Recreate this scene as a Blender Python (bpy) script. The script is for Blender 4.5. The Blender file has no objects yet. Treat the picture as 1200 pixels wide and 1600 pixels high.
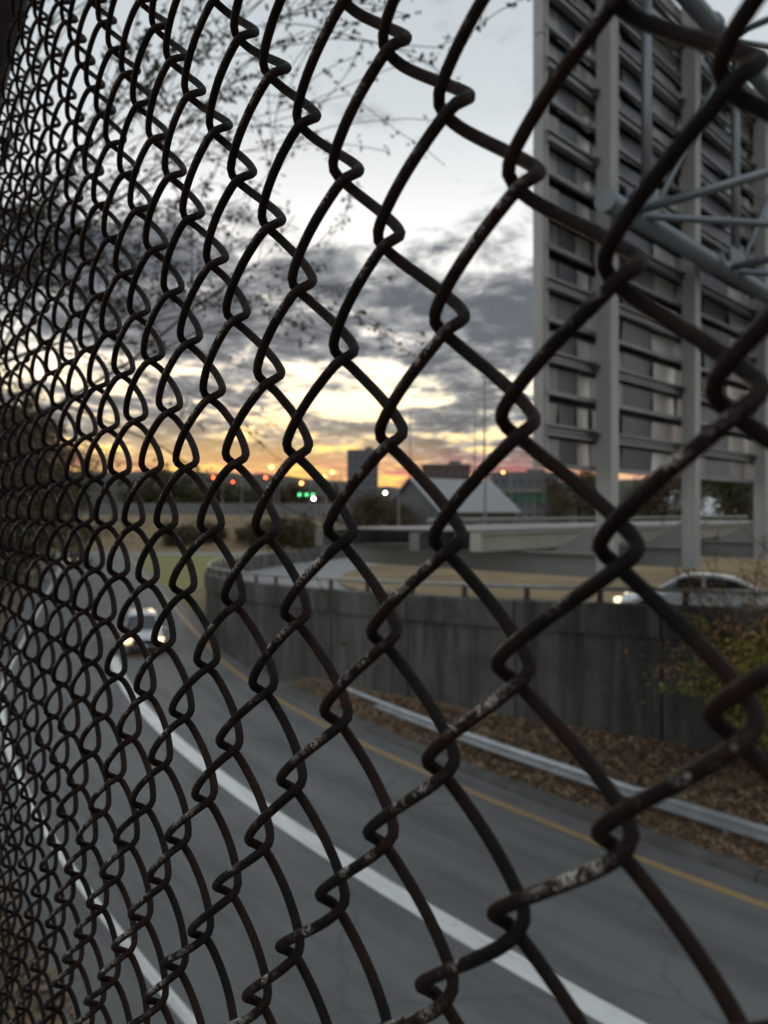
import bpy, math, random
import numpy as np
from mathutils import Vector, Matrix, noise as mnoise

random.seed(11)
rng = np.random.default_rng(11)
R = math.radians
SC = bpy.context.scene
COL = SC.collection

# ------------------------------------------------------------------ camera
EYE = 6.3                                   # metres above the lower road
cam_d = bpy.data.cameras.new('camera')
cam = bpy.data.objects.new('camera', cam_d)
COL.objects.link(cam)
cam.location = (0, 0, EYE)
cam.rotation_euler = (R(90), 0, 0)
cam_d.sensor_fit = 'VERTICAL'
cam_d.sensor_height = 36
cam_d.lens = 27
cam_d.clip_start = 0.01
cam_d.clip_end = 6000
cam_d.dof.use_dof = True
cam_d.dof.focus_distance = 0.42
cam_d.dof.aperture_fstop = 11.0
cam_d.dof.aperture_blades = 0
SC.camera = cam

# ------------------------------------------------------------------ world: dusk sky with broken cloud
SUN_AZ = R(-10)                              # measured from +Y, negative is left
SUN_EL = R(2.0)
world = bpy.data.worlds.new('World')
SC.world = world
world.use_nodes = True


class NT:
    """small helper for node trees"""
    def __init__(self, tree):
        self.t = tree
        self.n = tree.nodes
        self.l = tree.links

    def node(self, kind, **kw):
        nd = self.n.new(kind)
        for k, v in kw.items():
            setattr(nd, k, v)
        return nd

    def put(self, sock, val):
        if hasattr(val, 'is_linked') or isinstance(val, bpy.types.NodeSocket):
            self.l.new(val, sock)
        elif val is not None:
            sock.default_value = val

    def math(self, op, a, b=None, c=None, clamp=False):
        nd = self.node('ShaderNodeMath', operation=op, use_clamp=clamp)
        self.put(nd.inputs[0], a)
        if b is not None:
            self.put(nd.inputs[1], b)
        if c is not None:
            self.put(nd.inputs[2], c)
        return nd.outputs[0]

    def sstep(self, x, lo, hi, a=0.0, b=1.0):
        nd = self.node('ShaderNodeMapRange', interpolation_type='SMOOTHSTEP')
        self.put(nd.inputs['Value'], x)
        self.put(nd.inputs['From Min'], lo)
        self.put(nd.inputs['From Max'], hi)
        self.put(nd.inputs['To Min'], a)
        self.put(nd.inputs['To Max'], b)
        return nd.outputs[0]

    def mix(self, f, a, b, mode='MIX'):
        nd = self.node('ShaderNodeMix', data_type='RGBA', blend_type=mode)
        self.put(nd.inputs[0], f)
        self.put(nd.inputs[6], a)
        self.put(nd.inputs[7], b)
        return nd.outputs[2]

    def ramp(self, f, stops, interp='LINEAR'):
        nd = self.node('ShaderNodeValToRGB')
        cr = nd.color_ramp
        cr.interpolation = interp
        while len(cr.elements) < len(stops):
            cr.elements.new(0.5)
        for e, (p, c) in zip(cr.elements, stops):
            e.position = p
            e.color = c if len(c) == 4 else (*c, 1)
        self.put(nd.inputs[0], f)
        return nd.outputs[0]

    def noise(self, vec, scale, detail=4, rough=0.5, dist=0.0):
        nd = self.node('ShaderNodeTexNoise')
        if vec is not None:
            self.put(nd.inputs['Vector'], vec)
        nd.inputs['Scale'].default_value = scale
        nd.inputs['Detail'].default_value = detail
        nd.inputs['Roughness'].default_value = rough
        nd.inputs['Distortion'].default_value = dist
        return nd.outputs['Fac']


def build_world():
    nt = NT(world.node_tree)
    nt.n.clear()
    out = nt.node('ShaderNodeOutputWorld')
    bg = nt.node('ShaderNodeBackground')
    nt.l.new(bg.outputs[0], out.inputs[0])
    tc = nt.node('ShaderNodeTexCoord')
    sep = nt.node('ShaderNodeSeparateXYZ')
    nt.l.new(tc.outputs['Generated'], sep.inputs[0])
    x, y, z = sep.outputs
    e = nt.math('MAXIMUM', z, 0.0)
    # how far round from the sunset
    hl = nt.math('SQRT', nt.math('MAXIMUM', nt.math('SUBTRACT', 1.0, nt.math('MULTIPLY', z, z)), 1e-4))
    dot = nt.math('DIVIDE', nt.math('ADD', nt.math('MULTIPLY', x, math.sin(SUN_AZ)),
                                    nt.math('MULTIPLY', y, math.cos(SUN_AZ))), hl)
    near = nt.sstep(dot, 0.80, 1.0)           # bright quarter round the sunset
    wide = nt.sstep(dot, -0.4, 1.0)
    # colour of the clear sky between the clouds
    high = [(0.33, (0.95, 0.98, 0.98)), (0.46, (0.60, 0.66, 0.70)), (0.58, (0.50, 0.56, 0.60)), (1.0, (0.56, 0.60, 0.63))]
    warm = nt.ramp(e, [(0.0, (0.85, 0.24, 0.12)), (0.035, (1.15, 0.60, 0.12)), (0.075, (1.2, 0.92, 0.36)),
                       (0.13, (1.3, 1.2, 0.84)), (0.21, (1.15, 1.15, 1.07))] + high)
    cool = nt.ramp(e, [(0.0, (0.52, 0.30, 0.36)), (0.05, (0.66, 0.46, 0.42)), (0.10, (0.92, 0.84, 0.62)),
                       (0.16, (1.12, 1.09, 0.96)), (0.22, (1.08, 1.09, 1.06))] + high)
    clear = nt.mix(near, cool, warm)
    sky = nt.node('ShaderNodeTexSky', sky_type='NISHITA')
    sky.sun_disc = False
    sky.sun_elevation = SUN_EL
    sky.sun_rotation = SUN_AZ
    sky.air_density = 1.2
    sky.dust_density = 2.0
    nsk = nt.mix(1.0, sky.outputs[0], (0.05, 0.05, 0.05, 1), 'MULTIPLY')
    clear = nt.mix(1.0, clear, nsk, 'ADD')
    # clouds laid out on a flat deck overhead, so that they crowd towards the horizon
    inv = nt.math('DIVIDE', 1.0, nt.math('ADD', e, 0.085))
    cv = nt.node('ShaderNodeCombineXYZ')
    nt.l.new(nt.math('MULTIPLY', x, inv), cv.inputs[0])
    nt.l.new(nt.math('MULTIPLY', y, inv), cv.inputs[1])
    cv.inputs[2].default_value = 3.7
    mp = nt.node('ShaderNodeMapping')
    nt.l.new(cv.outputs[0], mp.inputs[0])
    mp.inputs['Location'].default_value = (0.3, 2.1, 0)
    mp.inputs['Scale'].default_value = (1.0, 0.8, 1.0)
    n1 = nt.noise(mp.outputs[0], 1.45, 9, 0.58, 0.25)
    n2 = nt.noise(mp.outputs[0], 4.6, 7, 0.62, 0.5)
    n3 = nt.noise(mp.outputs[0], 11.0, 6, 0.65, 0.4)
    n = nt.math('ADD', nt.math('ADD', nt.math('MULTIPLY', n1, 0.62), nt.math('MULTIPLY', n2, 0.26)), nt.math('MULTIPLY', n3, 0.12))
    cover = nt.ramp(e, [(p_, (c_,) * 3) for p_, c_ in (
        (0.0, 0.46), (0.045, 0.525), (0.085, 0.56), (0.125, 0.52), (0.155, 0.50), (0.195, 0.555), (0.25, 0.575),
        (0.31, 0.56), (0.37, 0.50), (0.46, 0.46), (0.55, 0.44), (1.0, 0.46))])
    d = nt.math('SUBTRACT', nt.math('ADD', n, cover), 1.0)
    dens = nt.sstep(d, -0.03, 0.055)
    thick = nt.sstep(nt.math('ADD', d, nt.math('MULTIPLY', nt.math('SUBTRACT', nt.noise(mp.outputs[0], 7.0, 7, 0.65, 0.6), 0.5), 0.42)), -0.03, 0.14)
    ccol = nt.mix(thick, (0.40, 0.42, 0.43, 1), (0.085, 0.102, 0.130, 1))
    # undersides of the lowest streaks catch the red of the sunset
    low = nt.math('MULTIPLY', nt.sstep(e, 0.10, 0.02), nt.sstep(dot, 0.55, 0.97))
    ccol = nt.mix(nt.math('MULTIPLY', low, 0.7), ccol, (0.66, 0.17, 0.17, 1))
    # glow where the sun has just gone down
    gl = nt.math('MULTIPLY', nt.sstep(dot, 0.955, 1.0), nt.math('MULTIPLY', nt.sstep(e, 0.13, 0.05), nt.sstep(e, 0.0, 0.03)))
    clear = nt.mix(nt.math('MULTIPLY', gl, 0.8), clear, (1.35, 0.92, 0.20, 1))
    pk = nt.math('MULTIPLY', nt.math('MULTIPLY', nt.sstep(e, 0.085, 0.035), nt.sstep(e, 0.012, 0.03)), nt.sstep(dot, 0.86, 0.95))
    pk = nt.math('MULTIPLY', pk, nt.sstep(nt.noise(mp.outputs[0], 2.2, 6, 0.6, 0.4), 0.46, 0.60))
    clear = nt.mix(nt.math('MULTIPLY', pk, 0.8), clear, (0.92, 0.22, 0.20, 1))
    ccol = nt.mix(nt.math('MULTIPLY', pk, 0.5), ccol, (0.70, 0.18, 0.20, 1))
    col = nt.mix(nt.math('MULTIPLY', dens, nt.math('SUBTRACT', 0.95, nt.math('MULTIPLY', gl, 0.35))), clear, ccol)
    nt.l.new(col, bg.inputs[0])
    bg.inputs[1].default_value = 1.0


build_world()

sun_d = bpy.data.lights.new('sun', 'SUN')
sun_d.energy = 0.5
sun_d.angle = R(12)
sun_d.color = (1.0, 0.78, 0.52)
sun = bpy.data.objects.new('sun', sun_d)
COL.objects.link(sun)
sdir = Vector((math.sin(SUN_AZ) * math.cos(SUN_EL), math.cos(SUN_AZ) * math.cos(SUN_EL), math.sin(SUN_EL)))
sun.rotation_euler = sdir.to_track_quat('Z', 'Y').to_euler()

SC.view_settings.view_transform = 'Standard'
SC.view_settings.look = 'None'
SC.view_settings.exposure = 0.0
SC.view_settings.gamma = 1.0
SC.view_settings.use_curve_mapping = False
SC.render.engine = 'CYCLES'
SC.cycles.use_denoising = True
SC.cycles.max_bounces = 5
SC.cycles.transparent_max_bounces = 6

# ------------------------------------------------------------------ helpers
MATS = {}


def mat(name, color=(0.5, 0.5, 0.5), rough=0.6, metal=0.0, var=0.0, vscale=3.0, dark=None, bump=0.0, bscale=20.0,
        stretch=(1, 1, 1), spec=0.5, emit=None, estr=0.0, coat=0.0):
    """procedural surface: a base colour broken up by noise towards a second colour, plus fine relief"""
    m = bpy.data.materials.new(name)
    m.use_nodes = True
    nt = NT(m.node_tree)
    b = nt.n['Principled BSDF']
    b.inputs['Roughness'].default_value = rough
    b.inputs['Metallic'].default_value = metal
    b.inputs['Specular IOR Level'].default_value = spec
    b.inputs['Coat Weight'].default_value = coat
    b.inputs['Base Color'].default_value = (*color, 1)
    if emit:
        b.inputs['Emission Color'].default_value = (*emit, 1)
        b.inputs['Emission Strength'].default_value = estr
    tc = nt.node('ShaderNodeTexCoord')
    mp = nt.node('ShaderNodeMapping')
    mp.inputs['Scale'].default_value = stretch
    nt.l.new(tc.outputs['Object'], mp.inputs[0])
    if var > 0:
        n = nt.noise(mp.outputs[0], vscale, 6, 0.6)
        f = nt.sstep(n, 0.5 - 0.22, 0.5 + 0.22)
        dk = dark or tuple(c * 0.55 for c in color)
        c = nt.mix(nt.math('MULTIPLY', f, var), (*color, 1), (*dk, 1))
        nt.l.new(c, b.inputs['Base Color'])
    if bump > 0:
        n = nt.noise(mp.outputs[0], bscale, 5, 0.6)
        bp = nt.node('ShaderNodeBump')
        bp.inputs['Strength'].default_value = bump
        bp.inputs['Distance'].default_value = 0.02
        nt.l.new(n, bp.inputs['Height'])
        nt.l.new(bp.outputs[0], b.inputs['Normal'])
    MATS[name] = m
    return m


def obj(name, v, f, m, parent=None, smooth=False, loc=None):
    me = bpy.data.meshes.new(name)
    v = np.asarray(v, dtype=float)
    if loc is not None:
        v = v - np.array(loc)
    me.from_pydata(v.tolist(), [], [list(map(int, q)) for q in f])
    me.materials.append(MATS[m] if isinstance(m, str) else m)
    if smooth:
        me.polygons.foreach_set('use_smooth', [True] * len(me.polygons))
    o = bpy.data.objects.new(name, me)
    COL.objects.link(o)
    if loc is not None:
        o.location = loc
    if parent is not None:
        o.parent = parent
    return o


def tag(o, label=None, cat=None, group=None, kind=None):
    if label:
        o['label'] = label
    if cat:
        o['category'] = cat
    if group:
        o['group'] = group
    if kind:
        o['kind'] = kind
    return o


def empty(name, label, cat, loc=(0, 0, 0), rz=0.0, group=None):
    o = bpy.data.objects.new(name, None)
    o.location = loc
    o.rotation_euler = (0, 0, rz)
    COL.objects.link(o)
    return tag(o, label, cat, group)


class MB:
    """collects shapes into one mesh"""
    def __init__(self):
        self.v = []
        self.f = []
        self.n = 0

    def add(self, v, f):
        v = np.asarray(v, dtype=float)
        self.v.append(v)
        self.f += [tuple(int(i) + self.n for i in q) for q in f]
        self.n += len(v)
        return self

    def box(self, c, s, M=None):
        c = np.array(c, float)
        s = np.array(s, float) / 2
        v = np.array([[i, j, k] for i in (-1, 1) for j in (-1, 1) for k in (-1, 1)]) * s
        if M is not None:
            v = v @ np.array(M).T
        f = [(0, 1, 3, 2), (4, 6, 7, 5), (0, 4, 5, 1), (2, 3, 7, 6), (0, 2, 6, 4), (1, 5, 7, 3)]
        return self.add(v + c, f)

    def frame_box(self, o, ax, ay, az, a0, a1, b0, b1, c0, c1):
        """box given by ranges along three unit axes from an origin"""
        o = np.array(o, float)
        v = [o + np.array(ax) * a + np.array(ay) * b + np.array(az) * c for a in (a0, a1) for b in (b0, b1) for c in (c0, c1)]
        f = [(0, 1, 3, 2), (4, 6, 7, 5), (0, 4, 5, 1), (2, 3, 7, 6), (0, 2, 6, 4), (1, 5, 7, 3)]
        return self.add(v, f)

    def tube(self, pts, r, sides=8, cap=True):
        v, f = tube(pts, r, sides, cap)
        return self.add(v, f)

    def prism(self, prof, o, ax, ay, az, l0, l1):
        """2-D profile (in ax, ay) extruded along az"""
        o = np.array(o, float)
        ax, ay, az = np.array(ax, float), np.array(ay, float), np.array(az, float)
        n = len(prof)
        v = [o + ax * a + ay * b + az * l for l in (l0, l1) for a, b in prof]
        f = [tuple(range(n - 1, -1, -1)), tuple(range(n, 2 * n))]
        f += [(i, (i + 1) % n, n + (i + 1) % n, n + i) for i in range(n)]
        return self.add(v, f)

    def build(self, name, m, parent=None, smooth=False, loc=None):
        return obj(name, np.concatenate(self.v), self.f, m, parent, smooth, loc)


def tube(pts, r, sides=8, cap=True):
    pts = np.asarray(pts, float)
    n = len(pts)
    r = np.broadcast_to(np.asarray(r, float), (n,))
    t = np.gradient(pts, axis=0)
    t /= np.linalg.norm(t, axis=1)[:, None] + 1e-12
    ref = np.array([0, 0, 1.0]) if abs(t[0][2]) < 0.9 else np.array([1.0, 0, 0])
    u = np.cross(t[0], ref)
    u /= np.linalg.norm(u)
    ang = np.linspace(0, 2 * np.pi, sides, endpoint=False)
    V = np.empty((n, sides, 3))
    for i in range(n):
        u = u - t[i] * (u @ t[i])
        u /= np.linalg.norm(u) + 1e-12
        w = np.cross(t[i], u)
        V[i] = pts[i] + r[i] * (np.cos(ang)[:, None] * u + np.sin(ang)[:, None] * w)
    f = []
    for i in range(n - 1):
        for j in range(sides):
            k = (j + 1) % sides
            f.append((i * sides + j, i * sides + k, (i + 1) * sides + k, (i + 1) * sides + j))
    if cap:
        f.append(tuple(range(sides - 1, -1, -1)))
        f.append(tuple((n - 1) * sides + j for j in range(sides)))
    return V.reshape(-1, 3), f


def px(x, y, Y):
    """the place at depth Y that lies on the sight line through pixel x, y of the 1200 x 1600 photograph"""
    return np.array([(x - 600) / 1200 * Y, Y, EYE - (y - 797) / 1200 * Y])


UP = np.array([0, 0, 1.0])

# ------------------------------------------------------------------ materials

mat('asphalt_pale', (0.26, 0.265, 0.27), 0.85, var=0.4, vscale=0.3, bump=0.15, bscale=40)


mat('kerb_concrete', (0.17, 0.165, 0.155), 0.9, var=0.8, vscale=1.5, dark=(0.085, 0.08, 0.07), bump=0.4, bscale=15)
mat('earth', (0.19, 0.145, 0.10), 0.95, var=0.9, vscale=0.8, dark=(0.11, 0.082, 0.055), bump=0.8, bscale=8)
mat('dry_grass', (0.24, 0.17, 0.085), 0.95, var=0.9, vscale=0.06, dark=(0.13, 0.13, 0.05), bump=0.6, bscale=4)
mat('tan_grass', (0.27, 0.18, 0.085), 0.95, var=0.9, vscale=0.16, dark=(0.13, 0.095, 0.045), bump=0.6, bscale=5)
mat('green_grass', (0.23, 0.24, 0.06), 0.95, var=0.8, vscale=0.12, dark=(0.21, 0.17, 0.07), bump=0.6, bscale=5)
mat('walk_concrete', (0.28, 0.27, 0.25), 0.9, var=0.6, vscale=1.5, bump=0.3, bscale=20)
mat('galvanised', (0.60, 0.63, 0.66), 0.42, 0.6, var=0.6, vscale=2.5, dark=(0.36, 0.38, 0.40))
mat('dull_steel', (0.10, 0.095, 0.09), 0.7, 0.4, var=0.5, vscale=4)
mat('rail_paint', (0.42, 0.42, 0.40), 0.6, 0.2, var=0.5, vscale=3)
mat('sign_post', (0.52, 0.52, 0.51), 0.5, 0.3, var=0.6, vscale=1.2, dark=(0.28, 0.278, 0.27), stretch=(3, 3, 0.3))
mat('sign_rib', (0.36, 0.36, 0.355), 0.45, 0.5, var=0.4, vscale=2)
mat('truss_steel', (0.25, 0.285, 0.315), 0.4, 0.55, var=0.5, vscale=2.2, dark=(0.20, 0.23, 0.26))
mat('walk_steel', (0.30, 0.30, 0.285), 0.55, 0.3, var=0.5, vscale=1.5, dark=(0.20, 0.2, 0.19))
mat('walk_pale', (0.55, 0.54, 0.47), 0.55, 0.2, var=0.4, vscale=1.5)
mat('bark', (0.055, 0.045, 0.035), 0.95, var=0.6, vscale=6, bump=0.6, bscale=25)
mat('leaf_olive', (0.060, 0.070, 0.022), 0.7, var=0.8, vscale=1.3, dark=(0.085, 0.062, 0.022))
mat('leaf_brown', (0.12, 0.075, 0.035), 0.75, var=0.8, vscale=1.0, dark=(0.06, 0.055, 0.025))
mat('leaf_green', (0.38, 0.36, 0.05), 0.7, var=0.8, vscale=2.0, dark=(0.20, 0.18, 0.04))
mat('leaf_orange', (0.42, 0.20, 0.08), 0.75, var=0.8, vscale=2.0, dark=(0.26, 0.16, 0.06))
mat('litter_brown', (0.29, 0.17, 0.10), 0.9, var=0.9, vscale=3.0, dark=(0.15, 0.09, 0.055))
mat('litter_tan', (0.46, 0.33, 0.21), 0.9, var=0.9, vscale=3.0, dark=(0.26, 0.16, 0.09))
mat('silver_paint', (0.78, 0.80, 0.83), 0.30, 0.4, coat=0.8)
mat('grey_paint', (0.58, 0.60, 0.62), 0.28, 0.4, coat=0.8)
mat('car_glass', (0.025, 0.032, 0.038), 0.06, spec=0.8)
mat('rubber', (0.018, 0.018, 0.018), 0.85, bump=0.2)
mat('alloy', (0.45, 0.46, 0.48), 0.3, 0.9)
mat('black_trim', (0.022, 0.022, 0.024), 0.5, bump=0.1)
mat('chrome', (0.75, 0.75, 0.75), 0.15, 1.0)
mat('headlight', (0.9, 0.9, 0.85), 0.2, emit=(1.0, 0.66, 0.30), estr=3.0)
mat('headlight_soft', (0.9, 0.9, 0.85), 0.2, emit=(1.0, 0.80, 0.45), estr=2.0)
mat('tail_lens', (0.30, 0.02, 0.02), 0.25)
mat('plate_white', (0.7, 0.7, 0.68), 0.4)
mat('lamp_white', (0.9, 0.9, 0.9), 0.3, emit=(1.0, 0.97, 0.85), estr=16.0)
mat('lamp_yellow', (0.9, 0.7, 0.3), 0.3, emit=(1.0, 0.55, 0.10), estr=12.0)
mat('lamp_orange', (0.9, 0.5, 0.2), 0.3, emit=(1.0, 0.33, 0.08), estr=10.0)
mat('lamp_red', (0.8, 0.1, 0.05), 0.3, emit=(1.0, 0.11, 0.04), estr=10.0)
mat('lamp_green', (0.1, 0.7, 0.2), 0.3, emit=(0.10, 0.85, 0.25), estr=3.5)
mat('pole_grey', (0.30, 0.31, 0.32), 0.5, 0.5, var=0.3)
mat('far_wall_grey', (0.20, 0.205, 0.21), 0.85, var=0.4, vscale=0.3)
mat('far_roof_pale', (0.30, 0.31, 0.32), 0.5, 0.1, var=0.3, vscale=0.4)
mat('far_brick', (0.13, 0.085, 0.07), 0.9, var=0.4, vscale=0.4)
mat('far_glass', (0.06, 0.07, 0.09), 0.15, spec=0.8)
mat('far_block', (0.15, 0.165, 0.19), 0.7, var=0.3, vscale=0.2)
mat('girder_green', (0.075, 0.17, 0.115), 0.6, var=0.4, vscale=0.5)
mat('far_concrete', (0.30, 0.29, 0.27), 0.9, var=0.5, vscale=0.4)
mat('dome_white', (0.78, 0.79, 0.80), 0.5, var=0.2, vscale=0.5)
mat('wooded_hill', (0.060, 0.050, 0.035), 0.95, var=0.9, vscale=0.03, dark=(0.035, 0.04, 0.025), bump=0.8, bscale=0.6)


def wire_material():
    m = bpy.data.materials.new('rusted_wire')
    m.use_nodes = True
    nt = NT(m.node_tree)
    b = nt.n['Principled BSDF']
    tc = nt.node('ShaderNodeTexCoord')
    at = nt.node('ShaderNodeAttribute', attribute_name='wear')
    gp = nt.node('ShaderNodeNewGeometry')
    n_big = nt.noise(tc.outputs['Object'], 28, 5, 0.6)
    n_mid = nt.noise(tc.outputs['Object'], 150, 5, 0.6)
    n_fine = nt.noise(tc.outputs['Object'], 900, 4, 0.65)
    base = nt.mix(nt.sstep(n_big, 0.38, 0.62), (0.0065, 0.0050, 0.0046, 1), (0.021, 0.0085, 0.0058, 1))
    base = nt.mix(nt.math('MULTIPLY', nt.sstep(n_mid, 0.50, 0.70), 0.7), base, (0.019, 0.0145, 0.013, 1))
    base = nt.mix(nt.math('MULTIPLY', nt.sstep(n_fine, 0.56, 0.70), 0.45), base, (0.040, 0.021, 0.014, 1))
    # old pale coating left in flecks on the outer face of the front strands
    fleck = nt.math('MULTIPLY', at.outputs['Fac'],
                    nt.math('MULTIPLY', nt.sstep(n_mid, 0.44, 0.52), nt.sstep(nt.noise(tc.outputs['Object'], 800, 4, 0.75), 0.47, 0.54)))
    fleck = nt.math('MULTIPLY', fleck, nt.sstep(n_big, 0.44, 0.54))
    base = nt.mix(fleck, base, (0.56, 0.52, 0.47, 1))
    nt.l.new(base, b.inputs['Base Color'])
    b.inputs['Metallic'].default_value = 0.0
    b.inputs['Specular IOR Level'].default_value = 0.14
    nt.l.new(nt.sstep(n_mid, 0.3, 0.7, 0.50, 0.78), b.inputs['Roughness'])
    bp = nt.node('ShaderNodeBump')
    bp.inputs['Strength'].default_value = 0.55
    bp.inputs['Distance'].default_value = 0.0006
    nt.l.new(nt.math('ADD', n_mid, nt.math('MULTIPLY', n_fine, 0.5)), bp.inputs['Height'])
    nt.l.new(bp.outputs[0], b.inputs['Normal'])
    MATS['rusted_wire'] = m


def stained_concrete():
    m = bpy.data.materials.new('stained_concrete')
    m.use_nodes = True
    nt = NT(m.node_tree)
    b = nt.n['Principled BSDF']
    tc = nt.node('ShaderNodeTexCoord')
    mp = nt.node('ShaderNodeMapping')
    mp.inputs['Scale'].default_value = (1, 1, 0.10)
    nt.l.new(tc.outputs['Object'], mp.inputs[0])
    run = nt.noise(mp.outputs[0], 1.7, 8, 0.66, 0.4)
    run2 = nt.noise(mp.outputs[0], 9.0, 5, 0.6)
    blot = nt.noise(tc.outputs['Object'], 0.7, 6, 0.6)
    c = nt.mix(nt.math('MULTIPLY', nt.sstep(run, 0.36, 0.66), 0.85), (0.150, 0.145, 0.132, 1), (0.036, 0.036, 0.034, 1))
    c = nt.mix(nt.math('MULTIPLY', nt.sstep(run2, 0.52, 0.70), 0.35), c, (0.165, 0.15, 0.13, 1))
    c = nt.mix(nt.math('MULTIPLY', nt.sstep(blot, 0.45, 0.65), 0.55), c, (0.055, 0.057, 0.055, 1))
    nt.l.new(c, b.inputs['Base Color'])
    b.inputs['Roughness'].default_value = 0.92
    bp = nt.node('ShaderNodeBump')
    bp.inputs['Strength'].default_value = 0.4
    bp.inputs['Distance'].default_value = 0.03
    nt.l.new(nt.noise(tc.outputs['Object'], 9, 6, 0.65), bp.inputs['Height'])
    nt.l.new(bp.outputs[0], b.inputs['Normal'])
    MATS['stained_concrete'] = m


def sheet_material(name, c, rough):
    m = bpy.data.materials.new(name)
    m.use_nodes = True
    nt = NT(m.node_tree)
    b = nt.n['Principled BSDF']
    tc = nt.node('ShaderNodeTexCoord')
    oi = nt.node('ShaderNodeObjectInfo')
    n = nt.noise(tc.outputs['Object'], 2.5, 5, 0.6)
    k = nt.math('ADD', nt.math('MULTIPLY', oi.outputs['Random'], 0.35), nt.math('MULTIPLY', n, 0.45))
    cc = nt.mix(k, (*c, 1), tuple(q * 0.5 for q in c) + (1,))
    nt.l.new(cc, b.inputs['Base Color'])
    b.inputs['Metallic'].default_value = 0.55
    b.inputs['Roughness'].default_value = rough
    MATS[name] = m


def road_coords(nt):
    """metres across (distance from the bend's centre) and along the bend, so that wear runs with the traffic"""
    gm = nt.node('ShaderNodeNewGeometry')
    sp = nt.node('ShaderNodeSeparateXYZ')
    nt.l.new(gm.outputs['Position'], sp.inputs[0])
    dx = nt.math('SUBTRACT', sp.outputs[0], 60.0)
    dy = nt.math('SUBTRACT', sp.outputs[1], 61.0)
    r_ = nt.math('SQRT', nt.math('ADD', nt.math('MULTIPLY', dx, dx), nt.math('MULTIPLY', dy, dy)))
    th = nt.math('MULTIPLY', nt.math('ARCTAN2', dy, dx), 76.0)
    cv = nt.node('ShaderNodeCombineXYZ')
    nt.l.new(r_, cv.inputs[0])
    nt.l.new(nt.math('MULTIPLY', th, 0.10), cv.inputs[1])
    return gm.outputs['Position'], r_, cv.outputs[0], th


def asphalt_material():
    m = bpy.data.materials.new('asphalt')
    m.use_nodes = True
    nt = NT(m.node_tree)
    b = nt.n['Principled BSDF']
    pos, r_, along, th = road_coords(nt)
    streak = nt.noise(along, 2.6, 6, 0.6)
    patch = nt.noise(pos, 0.35, 6, 0.6)
    grit = nt.noise(pos, 45, 3, 0.7)
    c = nt.mix(nt.sstep(streak, 0.34, 0.66), (0.185, 0.186, 0.185, 1), (0.128, 0.130, 0.131, 1))
    c = nt.mix(nt.math('MULTIPLY', nt.sstep(patch, 0.45, 0.68), 0.6), c, (0.205, 0.203, 0.197, 1))
    # polished wheel paths and the oil line between them
    for r0, w, col, k in ((73.7, 0.45, (0.235, 0.233, 0.228, 1), 0.45), (75.4, 0.45, (0.235, 0.233, 0.228, 1), 0.45), (74.55, 0.35, (0.10, 0.10, 0.10, 1), 0.5),
                          (78.3, 0.5, (0.225, 0.223, 0.218, 1), 0.3)):
        d = nt.math('ABSOLUTE', nt.math('SUBTRACT', r_, r0))
        c = nt.mix(nt.math('MULTIPLY', nt.sstep(d, w, 0.05), nt.math('MULTIPLY', nt.sstep(streak, 0.25, 0.6), k)), c, col)
    # sealed cracks
    vo = nt.node('ShaderNodeTexVoronoi', feature='DISTANCE_TO_EDGE')
    wv = nt.node('ShaderNodeVectorMath', operation='ADD')
    nz = nt.node('ShaderNodeTexNoise')
    nz.inputs['Scale'].default_value = 1.2
    nt.l.new(pos, nz.inputs['Vector'])
    nt.l.new(pos, wv.inputs[0])
    nt.l.new(nz.outputs['Color'], wv.inputs[1])
    nt.l.new(wv.outputs[0], vo.inputs['Vector'])
    vo.inputs['Scale'].default_value = 0.17
    c = nt.mix(nt.math('MULTIPLY', nt.sstep(vo.outputs['Distance'], 0.010, 0.003), 0.22), c, (0.035, 0.035, 0.036, 1))
    c = nt.mix(nt.math('MULTIPLY', nt.sstep(grit, 0.52, 0.72), 0.35), c, (0.19, 0.185, 0.175, 1))
    nt.l.new(c, b.inputs['Base Color'])
    b.inputs['Roughness'].default_value = 0.80
    bp = nt.node('ShaderNodeBump')
    bp.inputs['Strength'].default_value = 0.3
    bp.inputs['Distance'].default_value = 0.01
    nt.l.new(grit, bp.inputs['Height'])
    nt.l.new(bp.outputs[0], b.inputs['Normal'])
    MATS['asphalt'] = m


def line_paint(name, col, worn):
    m = bpy.data.materials.new(name)
    m.use_nodes = True
    nt = NT(m.node_tree)
    b = nt.n['Principled BSDF']
    pos, r_, along, th = road_coords(nt)
    n1 = nt.noise(along, 7.0, 6, 0.65)
    n2 = nt.noise(pos, 9.0, 6, 0.7)
    c = nt.mix(nt.math('MULTIPLY', nt.sstep(n1, 0.46, 0.70), 0.5), (*col, 1), (*worn, 1))
    c = nt.mix(nt.math('MULTIPLY', nt.sstep(n2, 0.60, 0.70), 0.7), c, (0.13, 0.128, 0.122, 1))
    nt.l.new(c, b.inputs['Base Color'])
    b.inputs['Roughness'].default_value = 0.65
    MATS[name] = m


asphalt_material()
line_paint('paint_white', (0.88, 0.88, 0.86), (0.46, 0.46, 0.44))
line_paint('paint_yellow', (0.44, 0.29, 0.13), (0.28, 0.20, 0.11))
wire_material()
stained_concrete()
sheet_material('sign_sheet_refl_dark', (0.19, 0.205, 0.23), 0.35)
sheet_material('sign_sheet_refl_mid', (0.36, 0.36, 0.355), 0.33)
sheet_material('sign_sheet_refl_pale', (0.80, 0.79, 0.74), 0.30)

# ------------------------------------------------------------------ the road: concentric arcs, then straight on
CC = np.array([60.0, 61.0])
PHI0, PHI1 = R(262), R(201.0)


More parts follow.
